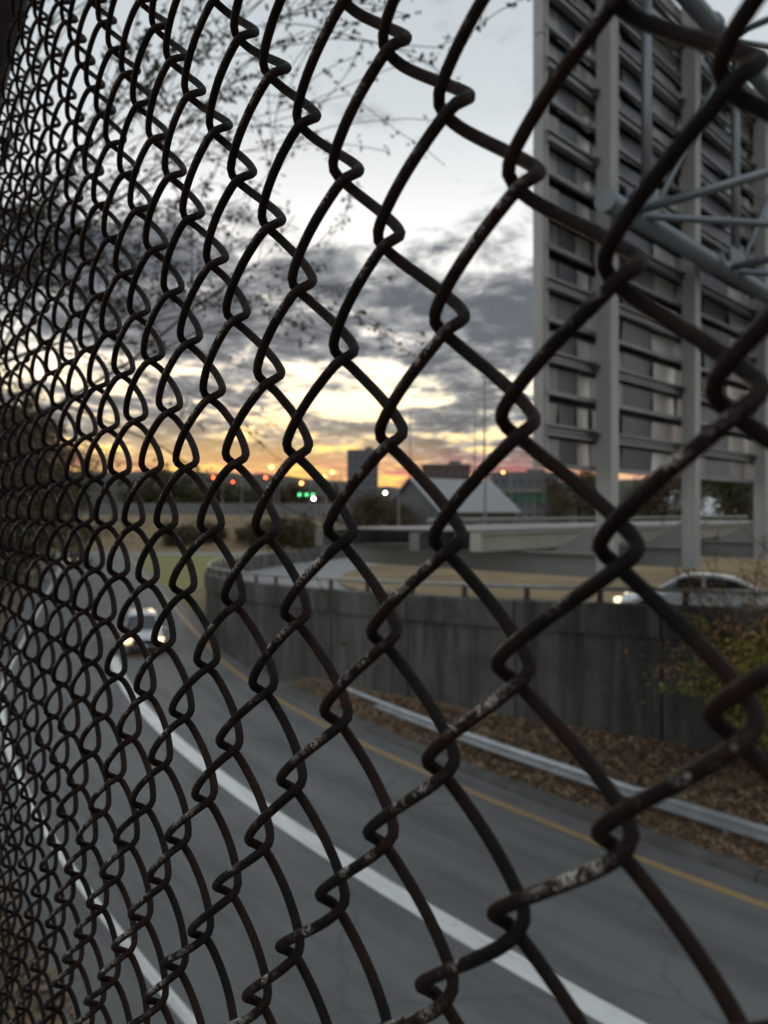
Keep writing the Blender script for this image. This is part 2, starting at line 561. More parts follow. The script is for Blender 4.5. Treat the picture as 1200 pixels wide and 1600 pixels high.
def road_pt(r, s):
    """r: distance from the bend's centre; s: metres along the 76.9 m circle from behind the camera"""
    L = 76.9 * (PHI0 - PHI1)
    if s <= L:
        p = PHI0 - s / 76.9
        return CC + r * np.array([math.cos(p), math.sin(p)])
    p = PHI1
    return CC + r * np.array([math.cos(p), math.sin(p)]) + (s - L) * np.array([math.sin(p), -math.cos(p)])


S_ALL = np.concatenate([np.arange(0, 100, 1.0), np.arange(100, 420, 8.0)])


def ribbon(name, r0, r1, z, m, parent=None, s=S_ALL, kind=None):
    v = []
    for q in s:
        a, b = road_pt(r0, q), road_pt(r1, q)
        v += [(a[0], a[1], z), (b[0], b[1], z)]
    f = [(2 * i, 2 * i + 1, 2 * i + 3, 2 * i + 2) for i in range(len(s) - 1)]
    o = obj(name, v, f, m, parent)
    if kind:
        o['kind'] = kind
    return o


# ground sheet, with rings that widen to the horizon
def ground():
    rad = np.concatenate([np.linspace(0, 200, 41)[1:], np.geomspace(210, 4000, 22)])
    n = 72
    v = [(0, 40, -0.03)]
    for q in rad:
        for k in range(n):
            a = 2 * math.pi * k / n
            x, y = q * math.cos(a), 40 + q * math.sin(a)
            v.append((x, y, -0.03))
    f = [(0, 1 + k, 1 + (k + 1) % n) for k in range(n)]
    for i in range(len(rad) - 1):
        for k in range(n):
            a = 1 + i * n
            f.append((a + k, a + n + k, a + n + (k + 1) % n, a + (k + 1) % n))
    o = obj('ground', v, f, 'dry_grass')
    o['kind'] = 'structure'


ground()
road = ribbon('road', 71.95, 82.1, 0.0, 'asphalt', kind='structure')
ribbon('edge_line', 76.68, 77.08, 0.004, 'paint_white', road, s=np.arange(0, 83, 1.0))
ribbon('yellow_line', 72.55, 72.75, 0.004, 'paint_yellow', road)
ribbon('edge_line', 80.82, 80.98, 0.004, 'paint_white', road)
verge = ribbon('verge', 82.0, 92.0, -0.012, 'earth', kind='structure')

# kerb: separate stones along the inner edge in view
kerb = bpy.data.objects.new('kerb', None)
COL.objects.link(kerb)
kerb['kind'] = 'structure'
s = 18.0
while s < 84:
    ln = 3.0
    mb = MB()
    v = []
    ss = np.linspace(s + 0.012, s + ln - 0.012, 4)
    prof = [(71.98, -0.02), (71.93, 0.11), (71.90, 0.13), (71.62, 0.13), (71.60, -0.02)]
    for q in ss:
        for r_, z_ in prof:
            p = road_pt(r_, q)
            v.append((p[0], p[1], z_))
    n = len(prof)
    f = [(i * n + j, i * n + (j + 1) % n, (i + 1) * n + (j + 1) % n, (i + 1) * n + j) for i in range(3) for j in range(n)]
    f += [tuple(range(n)), tuple(3 * n + j for j in range(n))]
    obj('kerb_stone', v, f, 'kerb_concrete', kerb)
    s += ln

# ------------------------------------------------------------------ curved retaining wall, bank and the loop road above
WC = np.array([32.6, 52.4])
WR = 43.6


def wall_ang(a):
    return WC + WR * np.array([math.cos(a), math.sin(a)])


def wall_top(a):
    """top of the parapet: 4.25 m at the right, falling towards the far end"""
    d = math.degrees(a) % 360
    if d < 190:
        return 2.9
    if d < 236:
        return 2.9 + 1.35 * (d - 190) / 46
    if d < 300:
        return 4.25
    return 4.25 - 1.35 * (d - 300) / 60


def loop_z(a):
    return wall_top(a) - 1.12


def bank_z(x, y):
    p = np.array([x, y])
    db = 71.6 - np.linalg.norm(p - CC)
    dw = np.linalg.norm(p - WC) - WR
    if db <= 0:
        return 0.10
    t = db / (db + max(dw, 0) + 1e-6)
    a = math.degrees(math.atan2(y - WC[1], x - WC[0])) % 360
    zb = 0.12 + 0.9 * min(1, max(0, (a - 190) / 42))
    z = 0.06 + zb * t ** 0.9
    return z + 0.07 * mnoise.noise((x * 0.9, y * 0.9, 0)) * min(1, db)


def bank():
    v, f = [], []
    aa = np.radians(np.linspace(175, 300, 161))
    K = 14
    for a in aa:
        w = WC + (WR + 0.05) * np.array([math.cos(a), math.sin(a)])
        d = np.array([math.cos(a), math.sin(a)])
        # walk outwards to the kerb circle
        lo, hi = 0.0, 30.0
        if np.linalg.norm(w - CC) > 71.6:
            hi = 0.02
        else:
            for _ in range(40):
                mid = (lo + hi) / 2
                if np.linalg.norm(w + d * mid - CC) < 71.61:
                    lo = mid
                else:
                    hi = mid
        for k in range(K + 1):
            p = w + d * hi * k / K
            v.append((p[0], p[1], bank_z(p[0], p[1])))
    for i in range(len(aa) - 1):
        for k in range(K):
            a = i * (K + 1) + k
            f.append((a, a + 1, a + K + 2, a + K + 1))
    o = obj('bank', v, f, 'earth', smooth=True)
    o['kind'] = 'structure'


bank()


def curved_wall():
    w = empty('retaining_wall', 'tall stained concrete wall curving along the lower road', 'wall',
              (WC[0], WC[1], 0))
    base = np.array([WC[0], WC[1], 0.0])
    # cast panels with a recessed joint between them
    step = 5.0
    d0 = 118.0
    while d0 < 296:
        a = np.radians(np.linspace(d0 + 0.035, d0 + step - 0.035, 7))
        v = []
        for q in a:
            c = np.array([math.cos(q), math.sin(q)])
            zt = wall_top(q) - 0.74
            for rr, z in ((WR, 0.0), (WR, zt), (WR - 0.4, zt), (WR - 0.4, 0.0)):
                p = WC + c * rr
                v.append((p[0], p[1], z))
        f = [(i * 4 + j, i * 4 + (j + 1) % 4, i * 4 + 4 + (j + 1) % 4, i * 4 + 4 + j) for i in range(6) for j in range(4)]
        f += [(0, 1, 2, 3), (27, 26, 25, 24)]
        obj('wall_panel', np.array(v) - base, f, 'stained_concrete', w)
        # parapet band standing 7 cm proud of the panel
        v = []
        for q in a:
            c = np.array([math.cos(q), math.sin(q)])
            zt = wall_top(q)
            for rr, z in ((WR + 0.09, zt - 0.735), (WR + 0.09, zt - 0.03), (WR + 0.06, zt), (WR - 0.30, zt), (WR - 0.32, zt - 0.03), (WR - 0.40, zt - 0.735)):
                p = WC + c * rr
                v.append((p[0], p[1], z))
        f = [(i * 6 + j, i * 6 + (j + 1) % 6, i * 6 + 6 + (j + 1) % 6, i * 6 + 6 + j) for i in range(6) for j in range(6)]
        f += [tuple(range(6)), tuple(36 + j for j in range(6))]
        obj('parapet', np.array(v) - base, f, 'stained_concrete', w)
        d0 += step


curved_wall()


def ring(name, r0, r1, z, m, a0=0, a1=360, n=120, noise_amp=0.0, rings=1):
    v, f = [], []
    aa = np.radians(np.linspace(a0, a1, n + 1))
    rr = np.linspace(r0, r1, rings + 1)
    for a in aa:
        for q in rr:
            x, y = WC[0] + q * math.cos(a), WC[1] + q * math.sin(a)
            k_ = min(1, q / (WR - 8.0))
            v.append((x, y, z + loop_z(a) * k_ + 2.6 * (1 - k_) + noise_amp * mnoise.noise((x * 0.2, y * 0.2, 1))))
    k = rings + 1
    for i in range(n):
        for j in range(rings):
            b = i * k + j
            f.append((b, b + k, b + k + 1, b + 1))
    o = obj(name, v, f, m)
    o['kind'] = 'structure'
    return o


loop = ring('loop_road', WR - 8.1, WR - 0.39, 0.0, 'asphalt_pale')
ring('loop_lawn', 0.01, WR - 8.0, 0.04, 'tan_grass', noise_amp=0.12, rings=14)
ring('loop_slope', WR - 0.39, WR + 4.0, -0.05, 'dry_grass', a0=-62, a1=118, n=60)


def skirt():
    """grass falling away behind the loop, out to the ground"""
    v, f = [], []
    aa = np.radians(np.linspace(-62, 118, 61))
    for a in aa:
        for q, z in ((WR + 3.9, loop_z(a) - 0.05), (WR + 18, -0.05)):
            v.append((WC[0] + q * math.cos(a), WC[1] + q * math.sin(a), z))
    f = [(2 * i, 2 * i + 2, 2 * i + 3, 2 * i + 1) for i in range(60)]
    o = obj('far_slope', v, f, 'dry_grass')
    o['kind'] = 'structure'


skirt()


def parapet_rail():
    rr = WR - 0.12
    w = empty('parapet_railing', 'low pale metal rail on short posts along the top of the curved wall', 'railing',
              (WC[0], WC[1], 3.5))
    base = np.array([WC[0], WC[1], 3.5])
    aa = np.radians(np.arange(176, 252, 1.5))
    pts = [(WC[0] + rr * math.cos(a), WC[1] + rr * math.sin(a), wall_top(a) + 0.34) for a in aa]
    v, f = tube(np.array(pts) - base, 0.055, 8)
    obj('rail', v, f, 'rail_paint', w, True)
    d = 178.0
    while d < 251:
        a = math.radians(d)
        c = np.array([WC[0] + rr * math.cos(a), WC[1] + rr * math.sin(a), wall_top(a)]) - base
        mb = MB()
        M = Matrix.Rotation(a, 3, 'Z')
        mb.box(c + [0, 0, 0.15], (0.09, 0.12, 0.34), M)
        mb.box(c + [0, 0, 0.012], (0.18, 0.2, 0.022), M)
        mb.build('post', 'dull_steel', w)
        d += 2.65


parapet_rail()


def guardrail():
    """W-beam on posts between the lower road and the bank"""
    rr = 71.15
    s_vals = np.arange(14, 72.1, 1.0)
    prof = [(0.0, 0.0), (0.035, 0.02), (0.08, 0.055), (0.08, 0.09), (0.03, 0.125), (0.0, 0.155), (0.03, 0.185), (0.08, 0.22), (0.08, 0.255), (0.035, 0.29), (0.0, 0.31)]
    p0 = road_pt(rr, 40.0)
    g = empty('guardrail', 'galvanised corrugated guardrail between the lower road and the leafy bank', 'guardrail', (p0[0], p0[1], 0.1))
    base = np.array([p0[0], p0[1], 0.1])
    z0 = 0.38
    i = 14.0
    while i < 70:
        ss = np.linspace(i, i + 4.04, 6)
        full = prof + [(a - 0.012, b) for a, b in reversed(prof)]
        v = []
        for q in ss:
            for a, b in full:
                p = road_pt(rr + a, q)
                v.append((p[0], p[1], z0 + b + 0.0))
        n = len(full)
        f = [(k * n + j, k * n + (j + 1) % n, (k + 1) * n + (j + 1) % n, (k + 1) * n + j) for k in range(5) for j in range(n)]
        f += [tuple(range(n)), tuple(5 * n + j for j in range(n))]
        obj('beam', np.array(v) - base, f, 'galvanised', g, False)
        i += 4.0
    for q in np.arange(15, 73, 2.0):
        p = road_pt(rr - 0.14, q)
        t = road_pt(rr, q + 0.1) - road_pt(rr, q)
        M = Matrix.Rotation(math.atan2(t[1], t[0]), 3, 'Z')
        c = np.array([p[0], p[1], 0.36]) - base
        mb = MB()
        mb.box(c, (0.10, 0.012, 0.55), M)
        nrm = np.array(M) @ np.array([0, 1, 0])
        mb.box(c + nrm * 0.075, (0.10, 0.012, 0.55), M)
        mb.box(c - nrm * 0.075, (0.10, 0.012, 0.55), M)
        mb.box(c + nrm * 0.0 + np.array([0, 0, 0]), (0.012, 0.15, 0.55), M)
        mb.build('post', 'galvanised', g)


guardrail()


def litter(name, n, m, label, region, size=(0.05, 0.11)):
    v, f = [], []
    k = 0
    while k < n:
        x, y = region()
        if x is None:
            continue
        z = bank_z(x, y) if np.linalg.norm(np.array([x, y]) - CC) < 71.6 else 0.0
        s_ = random.uniform(*size)
        a = random.uniform(0, 6.28)
        tilt = Vector((random.gauss(0, 0.5), random.gauss(0, 0.5), 1)).normalized()
        u = tilt.orthogonal().normalized()
        u = Matrix.Rotation(a, 3, tilt) @ u
        w = tilt.cross(u)
        c = Vector((x, y, z + 0.02))
        b = len(v)
        v += [tuple(c + u * s_), tuple(c + w * s_ * 0.5 + tilt * s_ * 0.15), tuple(c - u * s_), tuple(c - w * s_ * 0.5 + tilt * s_ * 0.15)]
        f.append((b, b + 1, b + 2, b + 3))
        k += 1
    o = obj(name, v, f, m)
    tag(o, label, 'leaves', kind='stuff')


def on_bank():
    s_, r_ = random.uniform(10, 84), 71.6 - abs(random.gauss(0, 1)) * 4.0
    p = road_pt(r_, s_)
    if np.linalg.norm(p - WC) < WR + 0.1 or p[1] < 5:
        return None, None
    return p[0], p[1]


def on_verge():
    s_, r_ = random.uniform(25, 75), 81.9 + abs(random.gauss(0, 1)) * 1.3
    p = road_pt(r_, s_)
    return p[0], p[1]


litter('fallen_leaves', 15000, 'litter_brown', 'brown fallen leaves covering the bank below the curved wall', on_bank)
litter('fallen_leaves', 17000, 'litter_tan', 'tan fallen leaves scattered over the bank below the curved wall', on_bank, (0.04, 0.10))
litter('fallen_leaves', 9000, 'litter_tan', 'tan fallen leaves on the verge left of the lower road', on_verge, (0.04, 0.09))

# ------------------------------------------------------------------ chain-link fence, fitted to its knuckles
FU = np.array([0.52976, -0.75849, -0.00188])      # per metre along the fabric, x right, y forward, z up
FV = np.array([0.01865, 0.01265, 0.99975])
FT = np.array([0.0780, 0.1682, 0.0256 - 0.0006])
FN = np.array([0.8195, 0.5725, -0.022])
FN /= np.linalg.norm(FN)
P = 0.036
COLSHIFT = {0: -1.3, 1: 1.7, 2: -1.7, 3: 0.1, 4: -1.4, 5: 1.3, 6: -1.6, 7: 4.0, 8: -0.8, 9: 2.8, 10: -4.2, 11: -1.6}


def col_u(c):
    return -P * c + 0.75e-3 * COLSHIFT.get(c, 1.2 * math.sin(c * 2.4))


def fence():
    org = np.array([FT[0], FT[1], EYE + FT[2]])
    foot = org + FV * (-1.50)
    fn = empty('chain_link_fence', 'rusty brown chain link fence standing close in front of everything', 'fence', tuple(foot))
    RAD = 0.00210
    DEL = 0.0043
    BD = 0.0067
    r_lo, r_hi = -34, 41
    for k in range(-14, 62):
        near = -4 <= k <= 18
        per = 18 if near else 12
        sides = 10 if near else 6
        u_r, u_l = col_u(k) + DEL, col_u(k + 1) - DEL
        # row r = k mod 2 : right hook, r = k+1 mod 2 : left hook
        rows = np.arange(r_lo * per, r_hi * per + 1) / per
        th = math.pi * (rows - (k % 2))            # 0 at a right hook, pi at a left hook
        c = np.cos(th)
        sn = np.sin(th)
        kap = 0.945
        tri = np.arcsin(kap * c) / math.asin(kap)
        u = (u_r + u_l) / 2 + (u_r - u_l) / 2 * tri
        # after a right hook the strand runs down-left in front (towards the camera)
        prof = 0.45 * sn + 0.55 * np.tanh(4.2 * sn)
        jit = rng.normal(0, 0.0004)
        wob = np.interp(rows, np.arange(r_lo, r_hi + 1), rng.normal(0, 0.00045, r_hi - r_lo + 1))
        wob2 = np.interp(rows, np.arange(r_lo, r_hi + 1), rng.normal(0, 0.0005, r_hi - r_lo + 1))
        far_k = min(1, max(0, (k - 4) / 10))
        n_off = -(BD + 0.0024 * far_k) * prof + wob2
        v_h = -P * rows + jit
        pts = org + np.outer(u + wob, FU) + np.outer(v_h, FV) + np.outer(n_off, FN) - foot
        V, F = tube(pts, RAD, sides)
        o = obj('wire', V, F, 'rusted_wire', fn, True)
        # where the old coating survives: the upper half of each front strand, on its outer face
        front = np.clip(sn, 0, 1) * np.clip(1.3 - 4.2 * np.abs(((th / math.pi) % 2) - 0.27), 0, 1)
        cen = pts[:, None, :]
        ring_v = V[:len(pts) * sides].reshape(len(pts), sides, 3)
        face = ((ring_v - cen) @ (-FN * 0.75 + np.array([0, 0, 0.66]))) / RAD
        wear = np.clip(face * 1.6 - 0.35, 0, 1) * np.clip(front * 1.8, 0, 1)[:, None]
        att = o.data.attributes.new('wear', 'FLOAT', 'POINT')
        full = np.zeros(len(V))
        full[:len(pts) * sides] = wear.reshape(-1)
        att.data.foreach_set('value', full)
    # leaning end brace at the far side of the picture, a pipe on the camera's side of the fabric
    a = px(-30, 210, 1.02) - foot
    b = px(62, -150, 0.93) - foot
    d = (b - a) / np.linalg.norm(b - a)
    v, f = tube(np.array([a - d * 0.9, a, b, b + d * 0.9]) - FN * 0.02, 0.034, 20)
    obj('brace_post', v, f, 'brace_dark', fn, True)


mat('brace_dark', (0.045, 0.036, 0.030), 0.6, 0.2, var=0.5, vscale=30, bump=0.2, bscale=120)
fence()


def footway():
    """the footway the fence stands on and the wall below it, out of the picture"""
    t = np.array([FU[0], FU[1], 0.0])
    t /= np.linalg.norm(t)
    n = np.array([FN[0], FN[1], 0.0])
    n /= np.linalg.norm(n)
    o = np.array([FT[0], FT[1], EYE - 1.50])
    o = o + n * 0.03
    mb = MB()
    mb.frame_box(o, t, n, UP, -14, 6, -3.0, 0.04, -0.25, -0.004)
    w = mb.build('footway', 'walk_concrete')
    w['kind'] = 'structure'
    e = empty('footway_wall', 'concrete wall below the footway fence, along the left of the lower road', 'wall', tuple(o - UP * 4.8))
    for i in range(5):
        mb = MB()
        mb.frame_box(UP * 4.8, t, n, UP, -14 + i * 4 + 0.01, -10 + i * 4 - 0.01, -0.35, 0.0, -4.9, -0.255)
        mb.build('wall_panel', 'stained_concrete', e)


footway()

# ------------------------------------------------------------------ overhead sign and its gantry
SP = np.array([1.98, 10.0, 0.0])
SD = np.array([0.6997, 0.7145, 0.0])
SN = np.array([-0.7145, 0.6997, 0.0])            # the way the sign faces, away from the camera


def t_of(xpx, off=0.0):
    q = SP + SN * off
    k = (xpx - 600) / 1200
    return (k * q[1] - q[0]) / (SD[0] - k * SD[1])


def ibeam(mb, o, along, flange, depth, l0, l1, fw, dp, ft=0.022, wt=0.016):
    """I-section: web spans 'depth', flanges spread along 'flange'"""
    mb.frame_box(o, along, flange, depth, l0, l1, -fw / 2, fw / 2, -dp / 2, -dp / 2 + ft)
    mb.frame_box(o, along, flange, depth, l0, l1, -fw / 2, fw / 2, dp / 2 - ft, dp / 2)
    mb.frame_box(o, along, flange, depth, l0, l1, -wt / 2, wt / 2, -dp / 2 + ft + 0.0005, dp / 2 - ft - 0.0005)


Z_BOT, ROW_H, N_ROW = 6.90, 0.48, 17
T_END = 16.0
HANG = [t_of(949, -0.27), t_of(1080, -0.27), t_of(1190, -0.27), t_of(1190, -0.27) + 3.3]


def overhead_sign():
    root = empty('overhead_sign', 'tall grey back of a road sign with ribs, posts and a service walkway', 'road sign', tuple(SP + UP * 5.3))
    B = SP + UP * 5.3

    def loc(p):
        return np.asarray(p, float) - B
    # sheets between the ribs, each set a touch differently
    posts = [0.12] + HANG
    cells = []
    for a, b in zip(posts[:-1], posts[1:]):
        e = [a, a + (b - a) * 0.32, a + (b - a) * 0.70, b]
        cells += [(e[0], e[1], 'sign_sheet_refl_mid'), (e[1], e[2], 'sign_sheet_refl_dark'), (e[2], e[3], 'sign_sheet_refl_pale')]  # sheet tones per column paint in pale and dark reflections
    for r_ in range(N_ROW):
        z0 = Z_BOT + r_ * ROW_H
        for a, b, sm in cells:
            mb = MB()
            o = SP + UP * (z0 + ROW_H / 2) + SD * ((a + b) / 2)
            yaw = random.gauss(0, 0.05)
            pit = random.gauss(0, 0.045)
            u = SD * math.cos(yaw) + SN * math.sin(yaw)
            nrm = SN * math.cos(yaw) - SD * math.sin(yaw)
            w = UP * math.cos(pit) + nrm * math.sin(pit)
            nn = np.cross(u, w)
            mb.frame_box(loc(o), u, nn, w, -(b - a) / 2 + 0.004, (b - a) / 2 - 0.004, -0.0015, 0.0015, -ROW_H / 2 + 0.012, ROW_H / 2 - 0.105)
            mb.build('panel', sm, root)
    # front skin of the sign, black to paint shade into gaps under the ribs
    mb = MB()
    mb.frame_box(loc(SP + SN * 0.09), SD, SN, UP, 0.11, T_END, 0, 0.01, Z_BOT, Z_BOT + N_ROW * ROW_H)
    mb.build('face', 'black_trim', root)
    # ribs
    for r_ in range(N_ROW + 1):
        z = Z_BOT + r_ * ROW_H
        mb = MB()
        if r_ % 2 == 1:
            for dz, dn in ((0.0, 0.105), (0.065, 0.065), (0.125, 0.095)):
                mb.frame_box(loc(SP - SN * 0.045 + UP * (z - 0.08)), SD, -SN, UP, 0.1, T_END, 0, dn, dz, dz + 0.03)
            mb.frame_box(loc(SP - SN * 0.040 + UP * (z - 0.08)), SD, -SN, UP, 0.1, T_END, 0, 0.012, 0.001, 0.154)
        else:
            mb.frame_box(loc(SP - SN * 0.045 + UP * (z - 0.02)), SD, -SN, UP, 0.1, T_END, 0, 0.06, 0, 0.02)
            mb.frame_box(loc(SP - SN * 0.093 + UP * (z - 0.02)), SD, -SN, UP, 0.1, T_END, 0, 0.012, 0.021, 0.06)
        mb.build('rib', 'sign_rib', root)
    # edge trim
    mb = MB()
    mb.frame_box(loc(SP), SD, -SN, UP, 0.02, 0.10, -0.06, 0.07, Z_BOT - 0.02, Z_BOT + 5.62)
    mb.frame_box(loc(SP), SD, -SN, UP, 0.02, 0.10, -0.06, 0.07, Z_BOT + 5.64, Z_BOT + N_ROW * ROW_H + 0.05)
    mb.frame_box(loc(SP), SD, -SN, UP, 0.1005, 0.15, 0.075, 0.0895, Z_BOT - 0.02, Z_BOT + N_ROW * ROW_H + 0.05)
    mb.build('edge_trim', 'sign_post', root)
    zb, zt = 5.36, Z_BOT + N_ROW * ROW_H + 0.1
    for i, t in enumerate(HANG):
        o = SP + SD * t - SN * 0.27
        mb = MB()
        mb.frame_box(loc(o), UP, SD, SN, zb, zt, -0.105, 0.105, -0.11, 0.11)
        mb.frame_box(loc(o), UP, SD, SN, zb + 0.01, zt - 0.01, -0.12, -0.1051, 0.08, 0.109)
        mb.frame_box(loc(o), UP, SD, SN, zb + 0.01, zt - 0.01, 0.1051, 0.12, -0.109, -0.08)
        mb.build('hanger_post', 'sign_post', root)
        # clips fixing each rib to the post
        for r_ in range(1, N_ROW, 2):
            z = Z_BOT + r_ * ROW_H
            for sgn in (-1, 1):
                mb = MB()
                mb.frame_box(loc(o + SN * 0.07 + UP * (z - 0.03)), SD, SN, UP, sgn * 0.165 - 0.045, sgn * 0.165 + 0.045, 0, 0.045, -0.05, 0.06)
                mb.tube([loc(o + SN * 0.03 + SD * sgn * 0.165 + UP * z), loc(o + SN * 0.10 + SD * sgn * 0.165 + UP * z)], 0.025, 8)
                mb.build('clip', 'dull_steel', root)
        # bracket running out under the walkway, with its gusset
        mb = MB()
        ob = o + SN * 0.112 + UP * 5.54
        mb2 = MB()
        ibeam(mb, loc(ob), SN, SD, UP, 0.002, 5.1, 0.24, 0.34)
        mb.build('bracket', 'walk_steel', root)
        mb2.prism([(0, 0.175), (0.75, 0.175), (0, 0.62)], loc(ob), SN, UP, SD, -0.012, 0.012)
        mb2.build('gusset', 'walk_steel', root)
    # walkway beams along the sign
    for off, z, m, d0 in ((1.45, 5.86, 'walk_pale', 0.35), (2.6, 5.84, 'walk_steel', 0.3), (4.55, 5.86, 'walk_steel', 0.05)):
        mb = MB()
        o = SP + SN * (off - 0.2) + UP * z
        ibeam(mb, loc(o), SD, SN, UP, d0, T_END, 0.2, 0.27)
        mb.frame_box(loc(o), SD, SN, UP, d0 - 0.012, d0 - 0.001, -0.1, 0.1, -0.135, 0.135)
        mb.build('walkway_beam', m, root)
    t = 0.4
    while t < T_END:
        mb = MB()
        o = SP + SD * t + UP * 6.005
        mb.frame_box(loc(o), SN, SD, UP, 1.3, 4.4, 0.01, 0.60, 0, 0.028)
        mb.build('grating', 'walk_steel', root)
        t += 0.62
    # thin handrail folded down along the walkway's outer side
    mb = MB()
    mb.tube([loc(SP + SD * 1.2 + SN * 2.9 + UP * 6.16), loc(SP + SD * T_END + SN * 2.9 + UP * 6.16)], 0.03, 8)
    mb.build('folded_handrail', 'walk_pale', root)


overhead_sign()


def gantry():
    base = SP + SD * 13.5 + UP * 3.3
    root = empty('sign_gantry', 'blue grey tubular steel truss carrying the overhead sign', 'gantry', tuple(base))

    def L(t, off, z):
        return SP + SD * t - SN * off + UP * z - base
    F, Nn = 0.60, 3.0
    zb, zt = 10.40, 14.3
    T0, T1 = 0.75, 18.0

    def pipe(a, b, r, name, n=14):
        v, f = tube([a, b], r, n)
        return obj(name, v, f, 'truss_steel', root, True)
    for off in (F, Nn):
        for z in (zb, zt):
            pipe(L(T0, off, z), L(T1, off, z), 0.145, 'chord', 20)
            # end plate and splice collars
            for k, r_ in ((T0 - 0.051, 0.155), (4.2, 0.19), (11.0, 0.19)):
                mb = MB()
                mb.tube([L(k, off, z), L(k + 0.05, off, z)], r_, 20)
                if k > 1:
                    mb.tube([L(k + 0.04, off, z), L(k + 0.10, off, z)], 0.165, 20)
                    mb.tube([L(k + 0.09, off, z), L(k + 0.14, off, z)], r_, 20)
                mb.build('splice_ring', 'truss_steel', root)
    nodes = [1.35, 4.75, 8.4, 12.0, 15.6]
    for i, t in enumerate(nodes):
        pipe(L(t, F, zb), L(t, Nn, zb), 0.06, 'strut', 10)
        pipe(L(t, F, zt), L(t, Nn, zt), 0.06, 'strut', 10)
        for off in (F, Nn):
            pipe(L(t + 0.55, off, zb), L(t + 0.55, off, zt), 0.075, 'strut', 10)
            if i + 1 < len(nodes):
                pipe(L(t + 0.6, off, zb), L(nodes[i + 1] + 0.4, off, zt), 0.05, 'diagonal', 8)
        if i + 1 < len(nodes):
            pipe(L(t + 0.1, F, zb), L(nodes[i + 1] - 0.1, Nn, zb), 0.055, 'diagonal', 8)
            pipe(L(t + 0.1, F, zt), L(nodes[i + 1] - 0.1, Nn, zt), 0.055, 'diagonal', 8)
        for off in (F, Nn):
            mb = MB()
            for sg in (-1, 1):
                mb.frame_box(L(t + 0.45, off + sg * 0.075, zb), SD, SN, UP, -0.34, 0.36, -0.01, 0.01, 0.10, 0.42)
            mb.build('gusset', 'truss_steel', root)
    # legs of the end frame, standing on the loop above the wall
    for off in (F, Nn):
        v, f = tube([L(16.5, off, 3.0), L(16.5, off, 14.6)], 0.25, 20)
        obj('leg', v, f, 'truss_steel', root, True)


gantry()


